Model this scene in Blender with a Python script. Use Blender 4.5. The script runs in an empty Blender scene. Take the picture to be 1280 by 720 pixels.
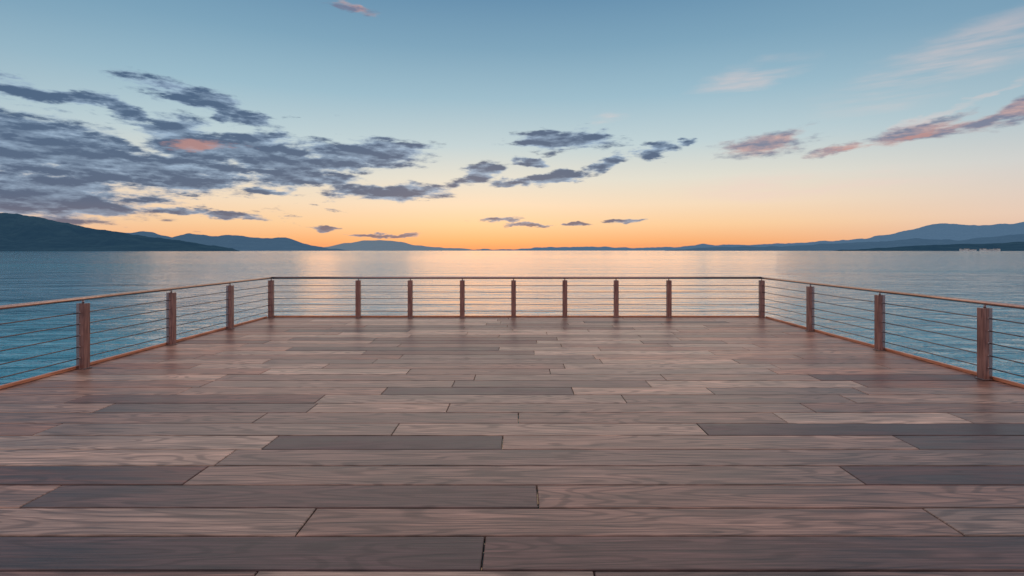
import bpy, math, random
from mathutils import Vector, noise as mnoise
random.seed(7)
scene = bpy.context.scene
F=700.0; VX=648.0; HY=313.0; CH=1.68; WZ=-1.7

def lin(c):
    r=[]
    for v in c:
        v=v/255.0
        r.append(v/12.92 if v<=0.04045 else ((v+0.055)/1.055)**2.4)
    return (r[0],r[1],r[2],1.0)

def link_obj(name, mesh, parent=None):
    o=bpy.data.objects.new(name,mesh); scene.collection.objects.link(o)
    if parent: o.parent=parent
    return o
def empty(name):
    e=bpy.data.objects.new(name,None); e.empty_display_size=0.2
    scene.collection.objects.link(e); return e

# ---------------- node helper ----------------
class NT:
    def __init__(s,tree): s.t=tree; s.n=tree.nodes; s.l=tree.links
    def new(s,typ,**kw):
        n=s.n.new(typ)
        for k,v in kw.items(): setattr(n,k,v)
        return n
    def put(s,sock,v):
        if v is None: return
        if isinstance(v,bpy.types.NodeSocket): s.l.new(v,sock)
        else: sock.default_value=v
    def math(s,op,a,b=None,c=None,clamp=False):
        n=s.new('ShaderNodeMath',operation=op,use_clamp=clamp)
        s.put(n.inputs[0],a); s.put(n.inputs[1],b); s.put(n.inputs[2],c); return n.outputs[0]
    def vmath(s,op,a,b=None,c=None):
        n=s.new('ShaderNodeVectorMath',operation=op)
        s.put(n.inputs[0],a); s.put(n.inputs[1],b); s.put(n.inputs[2],c)
        return n.outputs['Value'] if op in('LENGTH','DOT_PRODUCT') else n.outputs[0]
    def mix(s,f,a,b,blend='MIX'):
        n=s.new('ShaderNodeMix',data_type='RGBA',blend_type=blend)
        s.put(n.inputs[0],f); s.put(n.inputs[6],a); s.put(n.inputs[7],b); return n.outputs[2]
    def smooth(s,v,lo,hi,a=0.0,b=1.0,typ='SMOOTHSTEP'):
        n=s.new('ShaderNodeMapRange',interpolation_type=typ)
        s.put(n.inputs[0],v); n.inputs[1].default_value=lo; n.inputs[2].default_value=hi
        n.inputs[3].default_value=a; n.inputs[4].default_value=b; return n.outputs[0]
    def noise(s,vec,scale,detail=4,rough=0.55,dist=0.0,out=0,dim='3D'):
        n=s.new('ShaderNodeTexNoise',noise_dimensions=dim)
        s.put(n.inputs['Vector'],vec); n.inputs['Scale'].default_value=scale
        n.inputs['Detail'].default_value=detail; n.inputs['Roughness'].default_value=rough
        n.inputs['Distortion'].default_value=dist; return n.outputs[out]
    def ramp(s,f,stops):
        n=s.new('ShaderNodeValToRGB'); s.put(n.inputs[0],f); e=n.color_ramp.elements
        while len(e)<len(stops): e.new(0.5)
        for i,(p,c) in enumerate(stops): e[i].position=p; e[i].color=c
        return n.outputs[0]
    def mapping(s,vec,scale=(1,1,1),loc=(0,0,0),rot=(0,0,0),typ='POINT'):
        n=s.new('ShaderNodeMapping',vector_type=typ); s.put(n.inputs[0],vec)
        n.inputs[1].default_value=loc; n.inputs[2].default_value=rot; n.inputs[3].default_value=scale
        return n.outputs[0]

def new_mat(name):
    m=bpy.data.materials.new(name); m.use_nodes=True
    nt=NT(m.node_tree); b=m.node_tree.nodes['Principled BSDF']; return m,nt,b

# ================= SKY =================
SUN_EL=math.radians(2.5); SUN_AZ=math.radians(-4)
world=bpy.data.worlds.new("World"); scene.world=world; world.use_nodes=True
world.cycles.sampling_method='NONE'
w=NT(world.node_tree); w.n.clear()
out=w.new('ShaderNodeOutputWorld')
tc=w.new('ShaderNodeTexCoord'); sep=w.new('ShaderNodeSeparateXYZ'); w.l.new(tc.outputs['Generated'],sep.inputs[0])
X,Y,Z=sep.outputs
hyp=w.math('SQRT',w.math('ADD',w.math('MULTIPLY',X,X),w.math('ADD',w.math('MULTIPLY',Y,Y),1e-6)))
el=w.math('DIVIDE',Z,hyp); az=w.math('ARCTAN2',X,Y)
cz=w.math('DIVIDE',Y,hyp)
elc=w.math('MINIMUM',w.math('MAXIMUM',el,0.0),3.0)
HIGH=lin((204,198,206))  # unseen overhead sky, brightened and warmed to light the deck
toward=w.ramp(elc,[(0.0,lin((242,152,104))),(0.016,lin((250,178,120))),(0.045,lin((252,207,158))),(0.08,lin((247,221,190))),
   (0.125,lin((228,224,210))),(0.185,lin((194,212,216))),(0.27,lin((156,190,206))),(0.36,lin((126,166,190))),(0.46,lin((100,143,175))),(0.58,lin((118,148,176))),(1.0,HIGH)])
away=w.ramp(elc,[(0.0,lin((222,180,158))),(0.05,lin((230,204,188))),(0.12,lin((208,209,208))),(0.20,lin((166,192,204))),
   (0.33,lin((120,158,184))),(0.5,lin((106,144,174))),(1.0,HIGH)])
behind=w.ramp(elc,[(0.0,lin((190,176,186))),(0.2,lin((216,204,208))),(0.5,lin((212,205,212))),(1.0,HIGH)])  # out-of-view rear sky, set pale and pinkish as added fill for the deck
ca=w.math('COSINE',w.math('SUBTRACT',az,SUN_AZ))
glow=w.smooth(ca,0.60,0.96)
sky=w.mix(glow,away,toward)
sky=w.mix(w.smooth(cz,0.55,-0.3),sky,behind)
cmb=w.new('ShaderNodeCombineXYZ'); w.l.new(az,cmb.inputs[0]); w.l.new(el,cmb.inputs[1]); P=cmb.outputs[0]
wn=w.noise(w.vmath('MULTIPLY',P,(12,34,1)),1.0,4,0.62,out=1,dim='2D')
wv=w.vmath('MULTIPLY',w.vmath('SUBTRACT',wn,(0.5,0.5,0.5)),(0.075,0.028,0.0))
PW=w.vmath('ADD',P,wv)
def blob(px,py,rx,ry,rot=0):
    u=(px-VX)/F; a=math.atan(u); c=math.cos(a); e=(HY-py)/F*c
    return (a,e,rx/F*c*c,ry/F*c,math.radians(round(rot/6)*6))
rotc={}
def rotated(r):
    k=round(math.degrees(r))
    if k not in rotc: rotc[k]=PW if k==0 else w.mapping(PW,(1,1,1),(0,0,0),(0,0,-r))
    return rotc[k]
def field(lst):
    cur=None
    for b in lst:
        a,e,sx,sy,r=blob(*b); c=math.cos(-r); s=math.sin(-r)
        a2=a*c-e*s; e2=a*s+e*c
        m=w.vmath('MULTIPLY_ADD',rotated(r),(1/sx,1/sy,0),(-a2/sx,-e2/sy,0))
        L=w.vmath('LENGTH',m)
        cur=L if cur is None else w.math('MINIMUM',cur,L)
    return w.math('MINIMUM',cur,3.0)
clouds=[(60,118,85,11,-6),(140,133,45,13,-18),
 (250,124,80,14,-14),(300,143,42,14,-10),
 (60,185,190,40,-4),(20,168,95,26,0),(160,183,34,10,-8),(245,182,80,28,-12),(310,190,110,24,0),(345,206,85,14,0),
 (460,192,78,19,2),(170,214,210,24,0),(385,222,75,11,0),(490,240,76,12,3),(420,204,66,11,0),
 (50,246,170,30,-3),(215,262,42,6,0),(285,269,40,5,0),(125,262,80,10,0),(330,238,50,6,0),(230,226,100,10,0),
 (597,217,38,10,14),(636,228,28,6,0),(703,175,60,14,3),(664,203,22,6,-15),(697,221,34,8,5),(757,206,34,8,18),
 (622,274,24,4,0),(658,281,26,3,0),(720,280,20,3,0),(785,276,22,2.6,0),(475,294,38,2.2,0),(405,286,22,2.6,0),
 (818,188,28,9,8),(860,177,14,5,10)]
warmc=[(955,180,64,14,6),(1045,188,34,7,4),(1140,166,68,13,12),(1200,158,50,9,12),(1240,150,66,13,12),(1280,137,50,14,18),(1330,125,60,14,12),(445,10,34,7,-10)]
Lc=field(clouds); Lw=field(warmc)
Lf=field([(170,205,330,82,0)])
fb=w.noise(w.mapping(P,(14,56,1),(5,2,0),(0,0,0)),1.0,7,0.63,dim='2D')
fb2=w.noise(w.mapping(P,(14,56,1),(5,2.5,0)),1.0,4,0.58,dim='2D')
dev=w.math('SUBTRACT',fb,0.5)
dC=w.math('ADD',w.math('SUBTRACT',1.24,Lc),w.math('MULTIPLY',dev,2.2))
dF=w.math('ADD',w.math('SUBTRACT',0.55,Lf),w.math('MULTIPLY',dev,4.0))
dC=w.math('MAXIMUM',dC,w.math('MULTIPLY',dF,0.8))
aC=w.smooth(dC,0.0,0.55)
dW=w.math('ADD',w.math('SUBTRACT',1.18,Lw),w.math('MULTIPLY',dev,1.8)); aW=w.smooth(dW,0.0,0.75)
shade=w.math('ADD',w.math('MULTIPLY',w.math('SUBTRACT',fb2,fb),2.4),w.smooth(dC,0.1,0.9,0.55,0.0))
shade=w.math('ADD',shade,0.14,clamp=True)
ccol=w.mix(shade,lin((66,91,124)),lin((150,174,200)))
lowf=w.smooth(el,0.025,0.08,0.28,0.0)
ccol=w.mix(lowf,ccol,lin((160,130,125)))
sky=w.mix(w.math('MULTIPLY',aC,0.94),sky,ccol)
wcol=w.mix(w.math('ADD',w.math('MULTIPLY',w.math('SUBTRACT',fb2,fb),2.5),0.3,clamp=True),lin((116,120,146)),lin((216,172,162)))
sky=w.mix(w.math('MULTIPLY',aW,0.88),sky,wcol)
Lp=field([(258,182,52,7,0),(1150,168,50,5,12),(1055,189,20,3,0)])
aP=w.smooth(w.math('ADD',w.math('SUBTRACT',1.0,Lp),w.math('MULTIPLY',dev,4.0)),0.0,1.0)
sky=w.mix(w.math('MULTIPLY',w.math('MULTIPLY',aP,w.math('MAXIMUM',aC,aW)),0.6),sky,lin((210,152,138)))
Lx=field([(1180,80,210,40,18),(1190,135,150,5,18),(930,100,90,22,12),(760,146,24,11,0),(1000,235,220,24,0)])
cn=w.noise(w.mapping(P,(4,40,1),(0,0,0),(0,0,math.radians(-14))),1.0,4,0.6,dim='2D')
aX=w.math('MULTIPLY',w.smooth(w.math('SUBTRACT',1.15,Lx),0.0,1.0),w.smooth(cn,0.34,0.75))
sky=w.mix(w.math('MULTIPLY',aX,0.46),sky,lin((240,210,202)))
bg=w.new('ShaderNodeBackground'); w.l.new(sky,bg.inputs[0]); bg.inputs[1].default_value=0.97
st=w.new('ShaderNodeTexSky',sky_type='NISHITA'); st.sun_disc=False; st.sun_elevation=SUN_EL; st.sun_rotation=SUN_AZ
bg2=w.new('ShaderNodeBackground'); w.l.new(st.outputs[0],bg2.inputs[0]); bg2.inputs[1].default_value=0.004
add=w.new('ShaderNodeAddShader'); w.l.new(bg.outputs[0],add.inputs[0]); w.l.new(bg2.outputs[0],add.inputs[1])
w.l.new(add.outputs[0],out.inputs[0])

# ================= SUN (set, only a broad warm afterglow) =================
ld=bpy.data.lights.new("sun",'SUN'); ld.energy=0.38; ld.angle=math.radians(60); ld.color=(1.0,0.64,0.40)
sun=bpy.data.objects.new("sun",ld); scene.collection.objects.link(sun)
sel=math.radians(10)
sd=Vector((math.sin(SUN_AZ)*math.cos(sel),math.cos(SUN_AZ)*math.cos(sel),math.sin(sel)))
sun.rotation_euler=sd.to_track_quat('Z','Y').to_euler(); sun.location=(0,60,20)

# ================= MATERIALS =================
deck_mat,n,b=new_mat("deck_wood")
co=n.new('ShaderNodeTexCoord').outputs['Object']
def attr(nt,name):
    a=nt.new('ShaderNodeAttribute'); a.attribute_name=name; return a.outputs['Fac']
tone=attr(n,'tone'); seed=attr(n,'seed'); warm=attr(n,'warm')
cx=n.new('ShaderNodeCombineXYZ'); n.l.new(n.math('MULTIPLY',seed,57.0),cx.inputs[0]); n.l.new(n.math('MULTIPLY',seed,31.0),cx.inputs[1]); n.l.new(n.math('MULTIPLY',seed,83.0),cx.inputs[2])
V=n.vmath('ADD',co,cx.outputs[0])
g1=n.noise(n.mapping(V,(0.42,3.4,1)),1.0,2,0.45,0.2)
rings=n.math('SINE',n.math('MULTIPLY',g1,95.0)); rings=n.smooth(rings,0.0,1.0)
g2=n.noise(n.mapping(V,(1.4,55,1)),1.0,5,0.7)
g3=n.noise(n.mapping(V,(3.5,230,1)),1.0,2,0.6)
blot=n.noise(n.mapping(V,(0.9,4,1)),1.0,3,0.6)
vo=n.new('ShaderNodeTexVoronoi'); n.l.new(n.mapping(V,(0.6,2.2,1)),vo.inputs['Vector']); vo.inputs['Scale'].default_value=1.0
knot=n.smooth(vo.outputs['Distance'],0.015,0.055,1.0,0.0)
base=n.mix(tone,lin((72,52,56)),lin((218,184,162)))
base=n.mix(n.math('MULTIPLY',warm,0.75),base,lin((176,104,76)))
base=n.mix(n.math('MULTIPLY',rings,0.72),base,n.mix(0.62,base,(0.035,0.02,0.018,1)))
k=n.smooth(g2,0.3,0.72,0.45,1.42)
k=n.math('MULTIPLY',k,n.smooth(g3,0.3,0.7,0.74,1.2)); k=n.math('MULTIPLY',k,n.smooth(blot,0.3,0.7,0.68,1.24))
kk=n.new('ShaderNodeCombineXYZ'); [n.l.new(k,kk.inputs[i]) for i in range(3)]
base=n.mix(1.0,base,kk.outputs[0],'MULTIPLY')
base=n.mix(n.math('MULTIPLY',knot,0.7),base,(0.03,0.016,0.013,1))
n.l.new(base,b.inputs['Base Color'])
n.l.new(n.smooth(n.math('ADD',g2,n.math('MULTIPLY',blot,0.6)),0.5,1.2,0.30,0.56),b.inputs['Roughness'])
bp=n.new('ShaderNodeBump'); bp.inputs['Strength'].default_value=0.35; bp.inputs['Distance'].default_value=0.004
n.l.new(g2,bp.inputs['Height']); n.l.new(bp.outputs[0],b.inputs['Normal'])
b.inputs['Specular IOR Level'].default_value=0.42

def wood(name,c1,c2,axis_scale,rough=0.45):
    m,n,b=new_mat(name); co=n.new('ShaderNodeTexCoord').outputs['Object']
    g=n.noise(n.mapping(co,axis_scale),1.0,5,0.6,0.4); bl=n.noise(co,3.0,3)
    c=n.mix(n.smooth(g,0.3,0.7),lin(c1),lin(c2)); c=n.mix(n.smooth(bl,0.4,0.7,0,0.35),c,lin(c1))
    n.l.new(c,b.inputs['Base Color']); b.inputs['Roughness'].default_value=rough
    bp=n.new('ShaderNodeBump'); bp.inputs['Strength'].default_value=0.3; bp.inputs['Distance'].default_value=0.003
    n.l.new(g,bp.inputs['Height']); n.l.new(bp.outputs[0],b.inputs['Normal']); return m
post_mat=wood("post_wood",(106,70,64),(170,124,112),(50,50,3),0.28)
kerb_mat=wood("edge_board_wood",(180,106,74),(232,158,120),(40,2.5,40),0.34)
beam_mat=wood("beam_wood",(70,50,42),(104,78,64),(3,30,30),0.7)
def metal(name,col,rough,scale=(30,30,30)):
    m,n,b=new_mat(name); co=n.new('ShaderNodeTexCoord').outputs['Object']
    g=n.noise(n.mapping(co,scale),1.0,4)
    n.l.new(n.mix(g,lin(col),lin(tuple(int(v*0.75) for v in col))),b.inputs['Base Color'])
    b.inputs['Metallic'].default_value=1.0; n.l.new(n.smooth(g,0.3,0.7,rough*0.8,rough*1.3),b.inputs['Roughness']); return m
rail_mat=metal("handrail_steel",(188,156,150),0.2)
steel_mat=metal("brushed_steel",(170,154,154),0.28)
cable_mat=metal("cable_steel",(124,108,110),0.35,(300,300,300))

# water
wm,n,b=new_mat("lake_water")
co=n.new('ShaderNodeTexCoord').outputs['Object']
w1=n.noise(n.mapping(co,(0.45,1.0,1)),1.0,5,0.58,0.5)
w2=n.noise(n.mapping(co,(0.07,0.16,1),rot=(0,0,0.12)),1.0,3,0.5,0.3)
w3=n.noise(n.mapping(co,(0.008,0.03,1)),1.0,2,0.5)
h=n.math('ADD',n.math('MULTIPLY',w1,n.smooth(w3,0.35,0.65,0.28,0.46)),n.math('MULTIPLY',w2,1.1))
bp=n.new('ShaderNodeBump'); bp.inputs['Strength'].default_value=1.0; bp.inputs['Distance'].default_value=0.5
n.l.new(h,bp.inputs['Height']); n.l.new(bp.outputs[0],b.inputs['Normal'])
n.l.new(n.mix(n.smooth(w3,0.35,0.65),(0.010,0.19,0.30,1),(0.02,0.27,0.38,1)),b.inputs['Base Color'])
b.inputs['Roughness'].default_value=0.06; b.inputs['IOR'].default_value=1.333

# ================= DECK =================
XL=-6.18; XR=6.08; YF=14.0
P0=2.942; PW_=0.3575; GAP=0.015
def jx(px,d): return (px-VX)*d/F
rows={ -1:([302,748],[.15,.42,.18]),
 0:([604],[.06,.10]), 1:([383,1178],[.46,.36,.5]), 2:([52,672],[.38,.12,.32]),
 3:([245,1065],[.08,.36,.05]), 4:([282],[.75,.32]), 5:([338,628,1132],[.62,.04,.48,.12]),
 6:([60,494,878],[.35,.45,.6,.04]), 7:([325,648,975,1200],[.38,.34,.42,.8,.5]),
 8:([130,390,560,1010],[.5,.22,.6,.42,.3]), 9:([95,400,780,1060],[.45,.12,.5,.35,.65]),
 10:([230,480,716,888,1075],[.6,.5,.10,.8,.3,.5])}
verts=[];faces=[];tn=[];sdl=[];wl=[]
def plank(x0,x1,y0,y1,tone,warm):
    c=0.005; zt=random.uniform(-0.0015,0.001); zb=-0.035; i=len(verts)
    verts.extend([(x0,y0,zb),(x1,y0,zb),(x1,y1,zb),(x0,y1,zb),(x0,y0,zt-c),(x1,y0,zt-c),(x1,y1,zt-c),(x0,y1,zt-c),
      (x0+c,y0+c,zt),(x1-c,y0+c,zt),(x1-c,y1-c,zt),(x0+c,y1-c,zt)])
    for a,bq in ((0,4),(4,8)):
        for q in range(4):
            r=(q+1)%4; faces.append((i+a+q,i+a+r,i+bq+r,i+bq+q))
    faces.append((i+8,i+9,i+10,i+11)); faces.append((i+3,i+2,i+1,i))
    s=random.random(); tn.extend([tone]*12); sdl.extend([s]*12); wl.extend([warm]*12)
nrows_f=int((YF+0.10-P0)/PW_)+1
for r in range(-18,nrows_f+1):
    y0=P0+r*PW_; y1=y0+PW_
    if y0>=YF+0.06: break
    y1=min(y1,YF+0.10)
    dm=(y0+y1)/2
    xa=XL-0.10; xb=XR+0.10
    if r in rows:
        js=[jx(p,dm) for p in rows[r][0]]; tones=list(rows[r][1])
        js2=[j for j in js if xa+0.3<j<xb-0.3]
        xs=[xa]
        first=js2[0]; extra=[]; q=first-random.uniform(2.4,4.2)
        while q>xa+0.8: extra.insert(0,q); q-=random.uniform(2.0,3.8)
        q=js2[-1]+random.uniform(2.6,4.2); ex2=[]
        while q<xb-0.8: ex2.append(q); q+=random.uniform(2.0,3.8)
        if r<4:
            extra=[e for e in extra if e<jx(-20,dm)]; ex2=[e for e in ex2 if e>jx(1300,dm)]
        else:
            extra=[];ex2=[]
        tones=[random.uniform(.2,.6) for _ in extra]+tones+[random.uniform(.2,.6) for _ in ex2]
        xs=[xa]+extra+js2+ex2+[xb]
        while len(tones)<len(xs)-1: tones.append(.4)
    else:
        xs=[xa]; q=xa+random.uniform(0.8,3.2)
        while q<xb-0.7: xs.append(q); q+=random.uniform(1.5,3.6)
        xs.append(xb)
        tones=[min(.95,max(.03,random.gauss(.45,.28))) for _ in xs]
    for i in range(len(xs)-1):
        wr=max(0.0,random.gauss(.10,.17))
        cxm=(xs[i]+xs[i+1])/2
        if r<5: wr=min(wr,.22)
        if r>8 and (abs(cxm)>3.8): wr+=.28
        plank(xs[i]+0.004,xs[i+1]-0.004,y0+GAP/2,y1-GAP/2,tones[i],min(1,wr))
me=bpy.data.meshes.new("deck_planks"); me.from_pydata(verts,[],faces)
for nm,d in (('tone',tn),('seed',sdl),('warm',wl)):
    a=me.attributes.new(nm,'FLOAT','POINT'); a.data.foreach_set('value',d)
me.materials.append(deck_mat); me.update()
deck=empty("wooden_deck")
link_obj("planks",me,deck)

def boxes(name,lst,mat,parent,bev=0.0):
    v=[];f=[]
    for (x0,x1,y0,y1,z0,z1) in lst:
        i=len(v); v+=[(x0,y0,z0),(x1,y0,z0),(x1,y1,z0),(x0,y1,z0),(x0,y0,z1),(x1,y0,z1),(x1,y1,z1),(x0,y1,z1)]
        f+=[(i+3,i+2,i+1,i),(i+4,i+5,i+6,i+7)]+[(i+q,i+(q+1)%4,i+4+(q+1)%4,i+4+q) for q in range(4)]
    m=bpy.data.meshes.new(name); m.from_pydata(v,[],f); m.materials.append(mat); m.update()
    o=link_obj(name,m,parent)
    if bev:
        md=o.modifiers.new("bevel",'BEVEL'); md.width=bev; md.segments=2
    return o
def tubes(name,lst,mat,parent,seg=12):
    v=[];f=[]
    for (p,q,r) in lst:
        p=Vector(p);q=Vector(q);d=(q-p).normalized()
        u=d.orthogonal().normalized(); t=d.cross(u); i=len(v)
        for c in (p,q):
            for k in range(seg):
                a=2*math.pi*k/seg; v.append(tuple(c+u*math.cos(a)*r+t*math.sin(a)*r))
        for k in range(seg):
            f.append((i+k,i+(k+1)%seg,i+seg+(k+1)%seg,i+seg+k))
        f.append(tuple(i+k for k in reversed(range(seg)))); f.append(tuple(i+seg+k for k in range(seg)))
    m=bpy.data.meshes.new(name); m.from_pydata(v,[],f); m.materials.append(mat); m.update()
    for pl in m.polygons:
        if len(pl.vertices)==4: pl.use_smooth=True
    return link_obj(name,m,parent)

YB=-3.4
boxes("joists",[(x-0.04,x+0.04,YB,YF+0.04,-0.24,-0.040) for x in [XL+0.3+i*0.97 for i in range(13)]],beam_mat,deck)
boxes("fascia",[(XL-0.16,XL-0.112,YB,YF+0.10,-0.28,-0.002),(XR+0.112,XR+0.16,YB,YF+0.10,-0.28,-0.002),(XL-0.16,XR+0.16,YF+0.112,YF+0.16,-0.28,-0.002)],kerb_mat,deck,0.004)
tubes("piles",[((x,y,WZ-3),(x,y,-0.24),0.15) for x in (-5.8,-2.0,2.0,5.7) for y in (-2.5,2,7,13.4)],beam_mat,deck,16)
boxes("edge_boards",[(XL-0.105,XL-0.062,YB,YF-0.07,0.003,0.045),(XR+0.062,XR+0.105,YB,YF-0.07,0.003,0.045),
                     (XL-0.105,XR+0.105,YF+0.062,YF+0.10,0.003,0.04)],kerb_mat,deck,0.006)

# ================= RAILINGS =================
TOPH=0.93; RH=0.995; HW=0.058
cz_=[0.16,0.32,0.48,0.64,0.80]
def railing(kind):
    e=empty("deck_railing"); wd=[];stl=[];stems=[];fl=[];cab=[];col=[]
    if kind=='far':
        xs=[XL]+[(p-VX)/50.0 for p in (448,513,578,642,706,770,836)]+[XR]
        for x in xs:
            wd.append((x-HW,x+HW,YF-HW,YF+0.030,0.004,TOPH)); stl.append((x-HW+0.006,x+HW-0.006,YF+0.032,YF+HW,0.004,TOPH+0.004))
            stems.append(((x,YF,TOPH-0.01),(x,YF,RH-0.015),0.014)); fl.append((x-0.075,x+0.075,YF-0.075,YF+0.075,0.0025,0.014))
        for z in cz_:
            cab.append(((XL,YF,z),(XR,YF,z),0.0065))
            for x in xs: col.append(((x-HW-0.02,YF,z),(x+HW+0.02,YF,z),0.012))
        rail=[((XL-0.0,YF,RH),(XR+0.0,YF,RH),0.029)]
    else:
        X=XL if kind=='left' else XR; s=-1 if kind=='left' else 1
        ys=[12.0,9.97,7.95,5.93,3.9,1.9,-0.1,-2.1] if kind=='left' else [11.66,9.42,7.30,5.1,2.95,0.8,-1.3,-3.2]
        for y in ys:
            a,bb=(X-HW,X+0.010) if s>0 else (X-0.010,X+HW)
            wd.append((a,bb,y-HW,y+HW,0.004,TOPH))
            a,bb=(X+0.013,X+HW) if s>0 else (X-HW,X-0.013)
            stl.append((a,bb,y-HW+0.006,y+HW-0.006,0.004,TOPH+0.004))
            stems.append(((X,y,TOPH-0.01),(X,y,RH-0.015),0.014)); fl.append((X-0.075,X+0.06,y-0.075,y+0.075,0.0025,0.014) if s>0 else (X-0.06,X+0.075,y-0.075,y+0.075,0.0025,0.014))
        for z in cz_:
            cab.append(((X,YF,z),(X,YB,z),0.0075))
            for y in ys: col.append(((X,y-HW-0.02,z),(X,y+HW+0.02,z),0.012))
        rail=[((X,YF+0.027,RH+0.001),(X,YB,RH+0.001),0.029)]
    boxes("posts",wd,post_mat,e,0.005); boxes("post_steel_plates",stl,steel_mat,e,0.003)
    boxes("base_plates",fl,steel_mat,e,0.002)
    tubes("rail_stems",stems,steel_mat,e); tubes("cables",cab,cable_mat,e,8); tubes("cable_collars",col,steel_mat,e,10)
    tubes("handrail",rail,rail_mat,e,20)
for k_ in ('far','left','right'): railing(k_)

# ================= WATER =================
S=40000
m=bpy.data.meshes.new("lake_water"); m.from_pydata([(-S,-2000,WZ),(S,-2000,WZ),(S,S,WZ),(-S,S,WZ)],[],[(0,1,2,3)])
m.materials.append(wm); link_obj("lake_water",m)

# ================= HILLS =================
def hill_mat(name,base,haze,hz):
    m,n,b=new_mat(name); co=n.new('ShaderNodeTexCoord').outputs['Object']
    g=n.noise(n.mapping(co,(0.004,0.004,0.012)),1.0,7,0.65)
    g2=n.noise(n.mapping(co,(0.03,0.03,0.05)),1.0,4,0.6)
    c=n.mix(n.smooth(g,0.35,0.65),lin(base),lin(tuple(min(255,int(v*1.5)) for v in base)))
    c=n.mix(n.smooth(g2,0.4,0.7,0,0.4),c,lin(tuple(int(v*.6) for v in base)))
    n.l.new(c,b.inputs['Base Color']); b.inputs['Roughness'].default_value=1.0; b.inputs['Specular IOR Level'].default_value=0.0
    n.l.new(n.mix(n.smooth(g,0.3,0.7),lin(haze),lin(tuple(int(v*.9) for v in haze))),b.inputs['Emission Color']); b.inputs['Emission Strength'].default_value=hz  # aerial haze painted in as emission; the hills are no light source
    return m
def ridge(name,prof,D,mat,rough=0.05,fdepth=0.22,seed_=0.0,jag=1.0):
    p0=prof[0][0]; p1=prof[-1][0]; N=int((p1-p0)/1.6); R=14
    def hp(px):
        for i in range(len(prof)-1):
            if prof[i][0]<=px<=prof[i+1][0]:
                t=(px-prof[i][0])/(prof[i+1][0]-prof[i][0]); t2=t*t*(3-2*t); t=0.5*t+0.5*t2
                return prof[i][1]*(1-t)+prof[i+1][1]*t
        return prof[-1][1]
    v=[];f=[]
    for i in range(N+1):
        px=p0+(p1-p0)*i/N; u=(px-VX)/F
        py=hp(px); H=(HY-py)/F*D+CH-WZ
        nz=mnoise.fractal(Vector((px*0.05+seed_,seed_,0)),1.0,2.0,6)
        H=max(2.0,H+ jag*nz*1.6/F*D)
        edge=min(1,i/6,(N-i)/6)
        H*=edge
        for j in range(R+1):
            t=j/R
            if t<=0.72:
                s=t/0.72; y=D*(1-fdepth*(1-s)); g=s**1.15
            else:
                s=(t-0.72)/0.28; y=D*(1+fdepth*0.5*s); g=1-s
            nn=mnoise.fractal(Vector((u*14+seed_,y/D*22,seed_)),1.0,2.1,6)
            z=WZ-0.5+H*g*(1+ (0.55*nn*math.sin(math.pi*min(1,g)) if t!=0.72 else 0))
            v.append((u*y, y, z*(y/D if t<0.72 else 1)))
    for i in range(N):
        for j in range(R):
            a=i*(R+1)+j; f.append((a,a+R+1,a+R+2,a+1))
    m=bpy.data.meshes.new(name); m.from_pydata(v,[],f); m.materials.append(mat)
    for p in m.polygons: p.use_smooth=True
    m.update(); return link_obj(name,m)
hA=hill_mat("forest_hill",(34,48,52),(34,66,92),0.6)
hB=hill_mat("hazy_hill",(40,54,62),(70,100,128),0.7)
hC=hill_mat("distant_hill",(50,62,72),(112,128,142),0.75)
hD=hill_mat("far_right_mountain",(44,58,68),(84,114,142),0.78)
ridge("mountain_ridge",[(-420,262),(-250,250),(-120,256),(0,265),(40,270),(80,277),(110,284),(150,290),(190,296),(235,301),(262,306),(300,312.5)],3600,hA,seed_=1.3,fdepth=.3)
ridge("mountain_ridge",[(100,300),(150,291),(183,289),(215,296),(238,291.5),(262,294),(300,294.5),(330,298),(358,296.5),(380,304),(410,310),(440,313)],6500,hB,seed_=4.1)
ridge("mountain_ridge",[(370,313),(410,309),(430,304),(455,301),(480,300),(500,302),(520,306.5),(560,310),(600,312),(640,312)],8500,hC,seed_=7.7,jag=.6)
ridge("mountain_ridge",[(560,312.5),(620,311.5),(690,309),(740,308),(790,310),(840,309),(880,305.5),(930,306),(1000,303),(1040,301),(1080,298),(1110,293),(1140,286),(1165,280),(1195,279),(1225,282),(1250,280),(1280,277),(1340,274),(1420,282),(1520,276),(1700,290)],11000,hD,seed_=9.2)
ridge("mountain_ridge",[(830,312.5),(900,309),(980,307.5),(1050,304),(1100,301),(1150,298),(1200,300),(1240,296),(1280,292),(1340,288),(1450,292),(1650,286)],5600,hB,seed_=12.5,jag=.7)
ridge("mountain_ridge",[(1040,313),(1100,310),(1150,307),(1200,305),(1240,304),(1280,302),(1360,300),(1500,303),(1640,302)],3800,hA,seed_=15.5,jag=.5,fdepth=.15)

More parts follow.
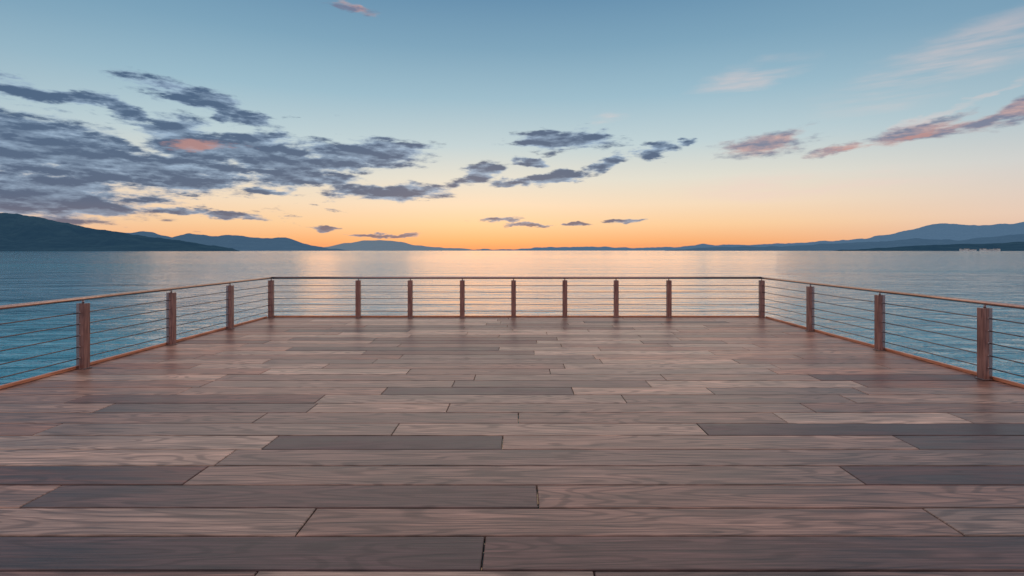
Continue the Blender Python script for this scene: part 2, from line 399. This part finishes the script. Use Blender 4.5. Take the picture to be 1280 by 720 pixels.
# shore town: small gabled houses along the far shore
hm,n,b=new_mat("house_plaster"); g=n.noise(n.new('ShaderNodeTexCoord').outputs['Object'],0.02,3)
n.l.new(n.mix(g,lin((190,190,192)),lin((228,222,214))),b.inputs['Base Color'])
rm,n,b=new_mat("house_roof"); g=n.noise(n.new('ShaderNodeTexCoord').outputs['Object'],0.05,3)
n.l.new(n.mix(g,lin((70,60,58)),lin((100,84,80))),b.inputs['Base Color'])
def town(pxr,D,cnt):
    v=[];f=[];mi=[]
    for _ in range(cnt):
        px=random.uniform(*pxr); y=D*random.uniform(0.845,0.85); x=(px-VX)/F*y
        wx=random.uniform(8,20); wy=random.uniform(8,12); hh=random.uniform(6,13); i=len(v)
        z1=WZ+hh; z2=z1+2.5
        v+=[(x-wx/2,y-wy/2,WZ-2),(x+wx/2,y-wy/2,WZ-2),(x+wx/2,y+wy/2,WZ-2),(x-wx/2,y+wy/2,WZ-2),(x-wx/2,y-wy/2,z1),(x+wx/2,y-wy/2,z1),(x+wx/2,y+wy/2,z1),(x-wx/2,y+wy/2,z1),(x-wx/2,y,z2),(x+wx/2,y,z2)]
        f+=[(i,i+1,i+5,i+4),(i+1,i+2,i+6,i+9,i+5),(i+2,i+3,i+7,i+6),(i+3,i,i+4,i+8,i+7),(i+4,i+5,i+9,i+8),(i+6,i+7,i+8,i+9)]; mi+=[0,0,0,0,1,1]
    m=bpy.data.meshes.new("shore_town"); m.from_pydata(v,[],f); m.materials.append(hm); m.materials.append(rm)
    for p,q in zip(m.polygons,mi): p.material_index=q
    link_obj("shore_town",m)
town((1195,1250),3800,20)

# ================= CAMERA =================
cd=bpy.data.cameras.new("camera"); cam=bpy.data.objects.new("camera",cd); scene.collection.objects.link(cam)
cam.location=(0,0,CH); cam.rotation_euler=(math.radians(90),0,0)
cd.sensor_width=36; cd.lens=36*F/1280; cd.shift_x=(640-VX)/1280; cd.shift_y=-(360-HY)/1280
cd.clip_start=0.05; cd.clip_end=100000
scene.camera=cam
scene.view_settings.view_transform='Standard'; scene.view_settings.look='None'; scene.view_settings.exposure=0
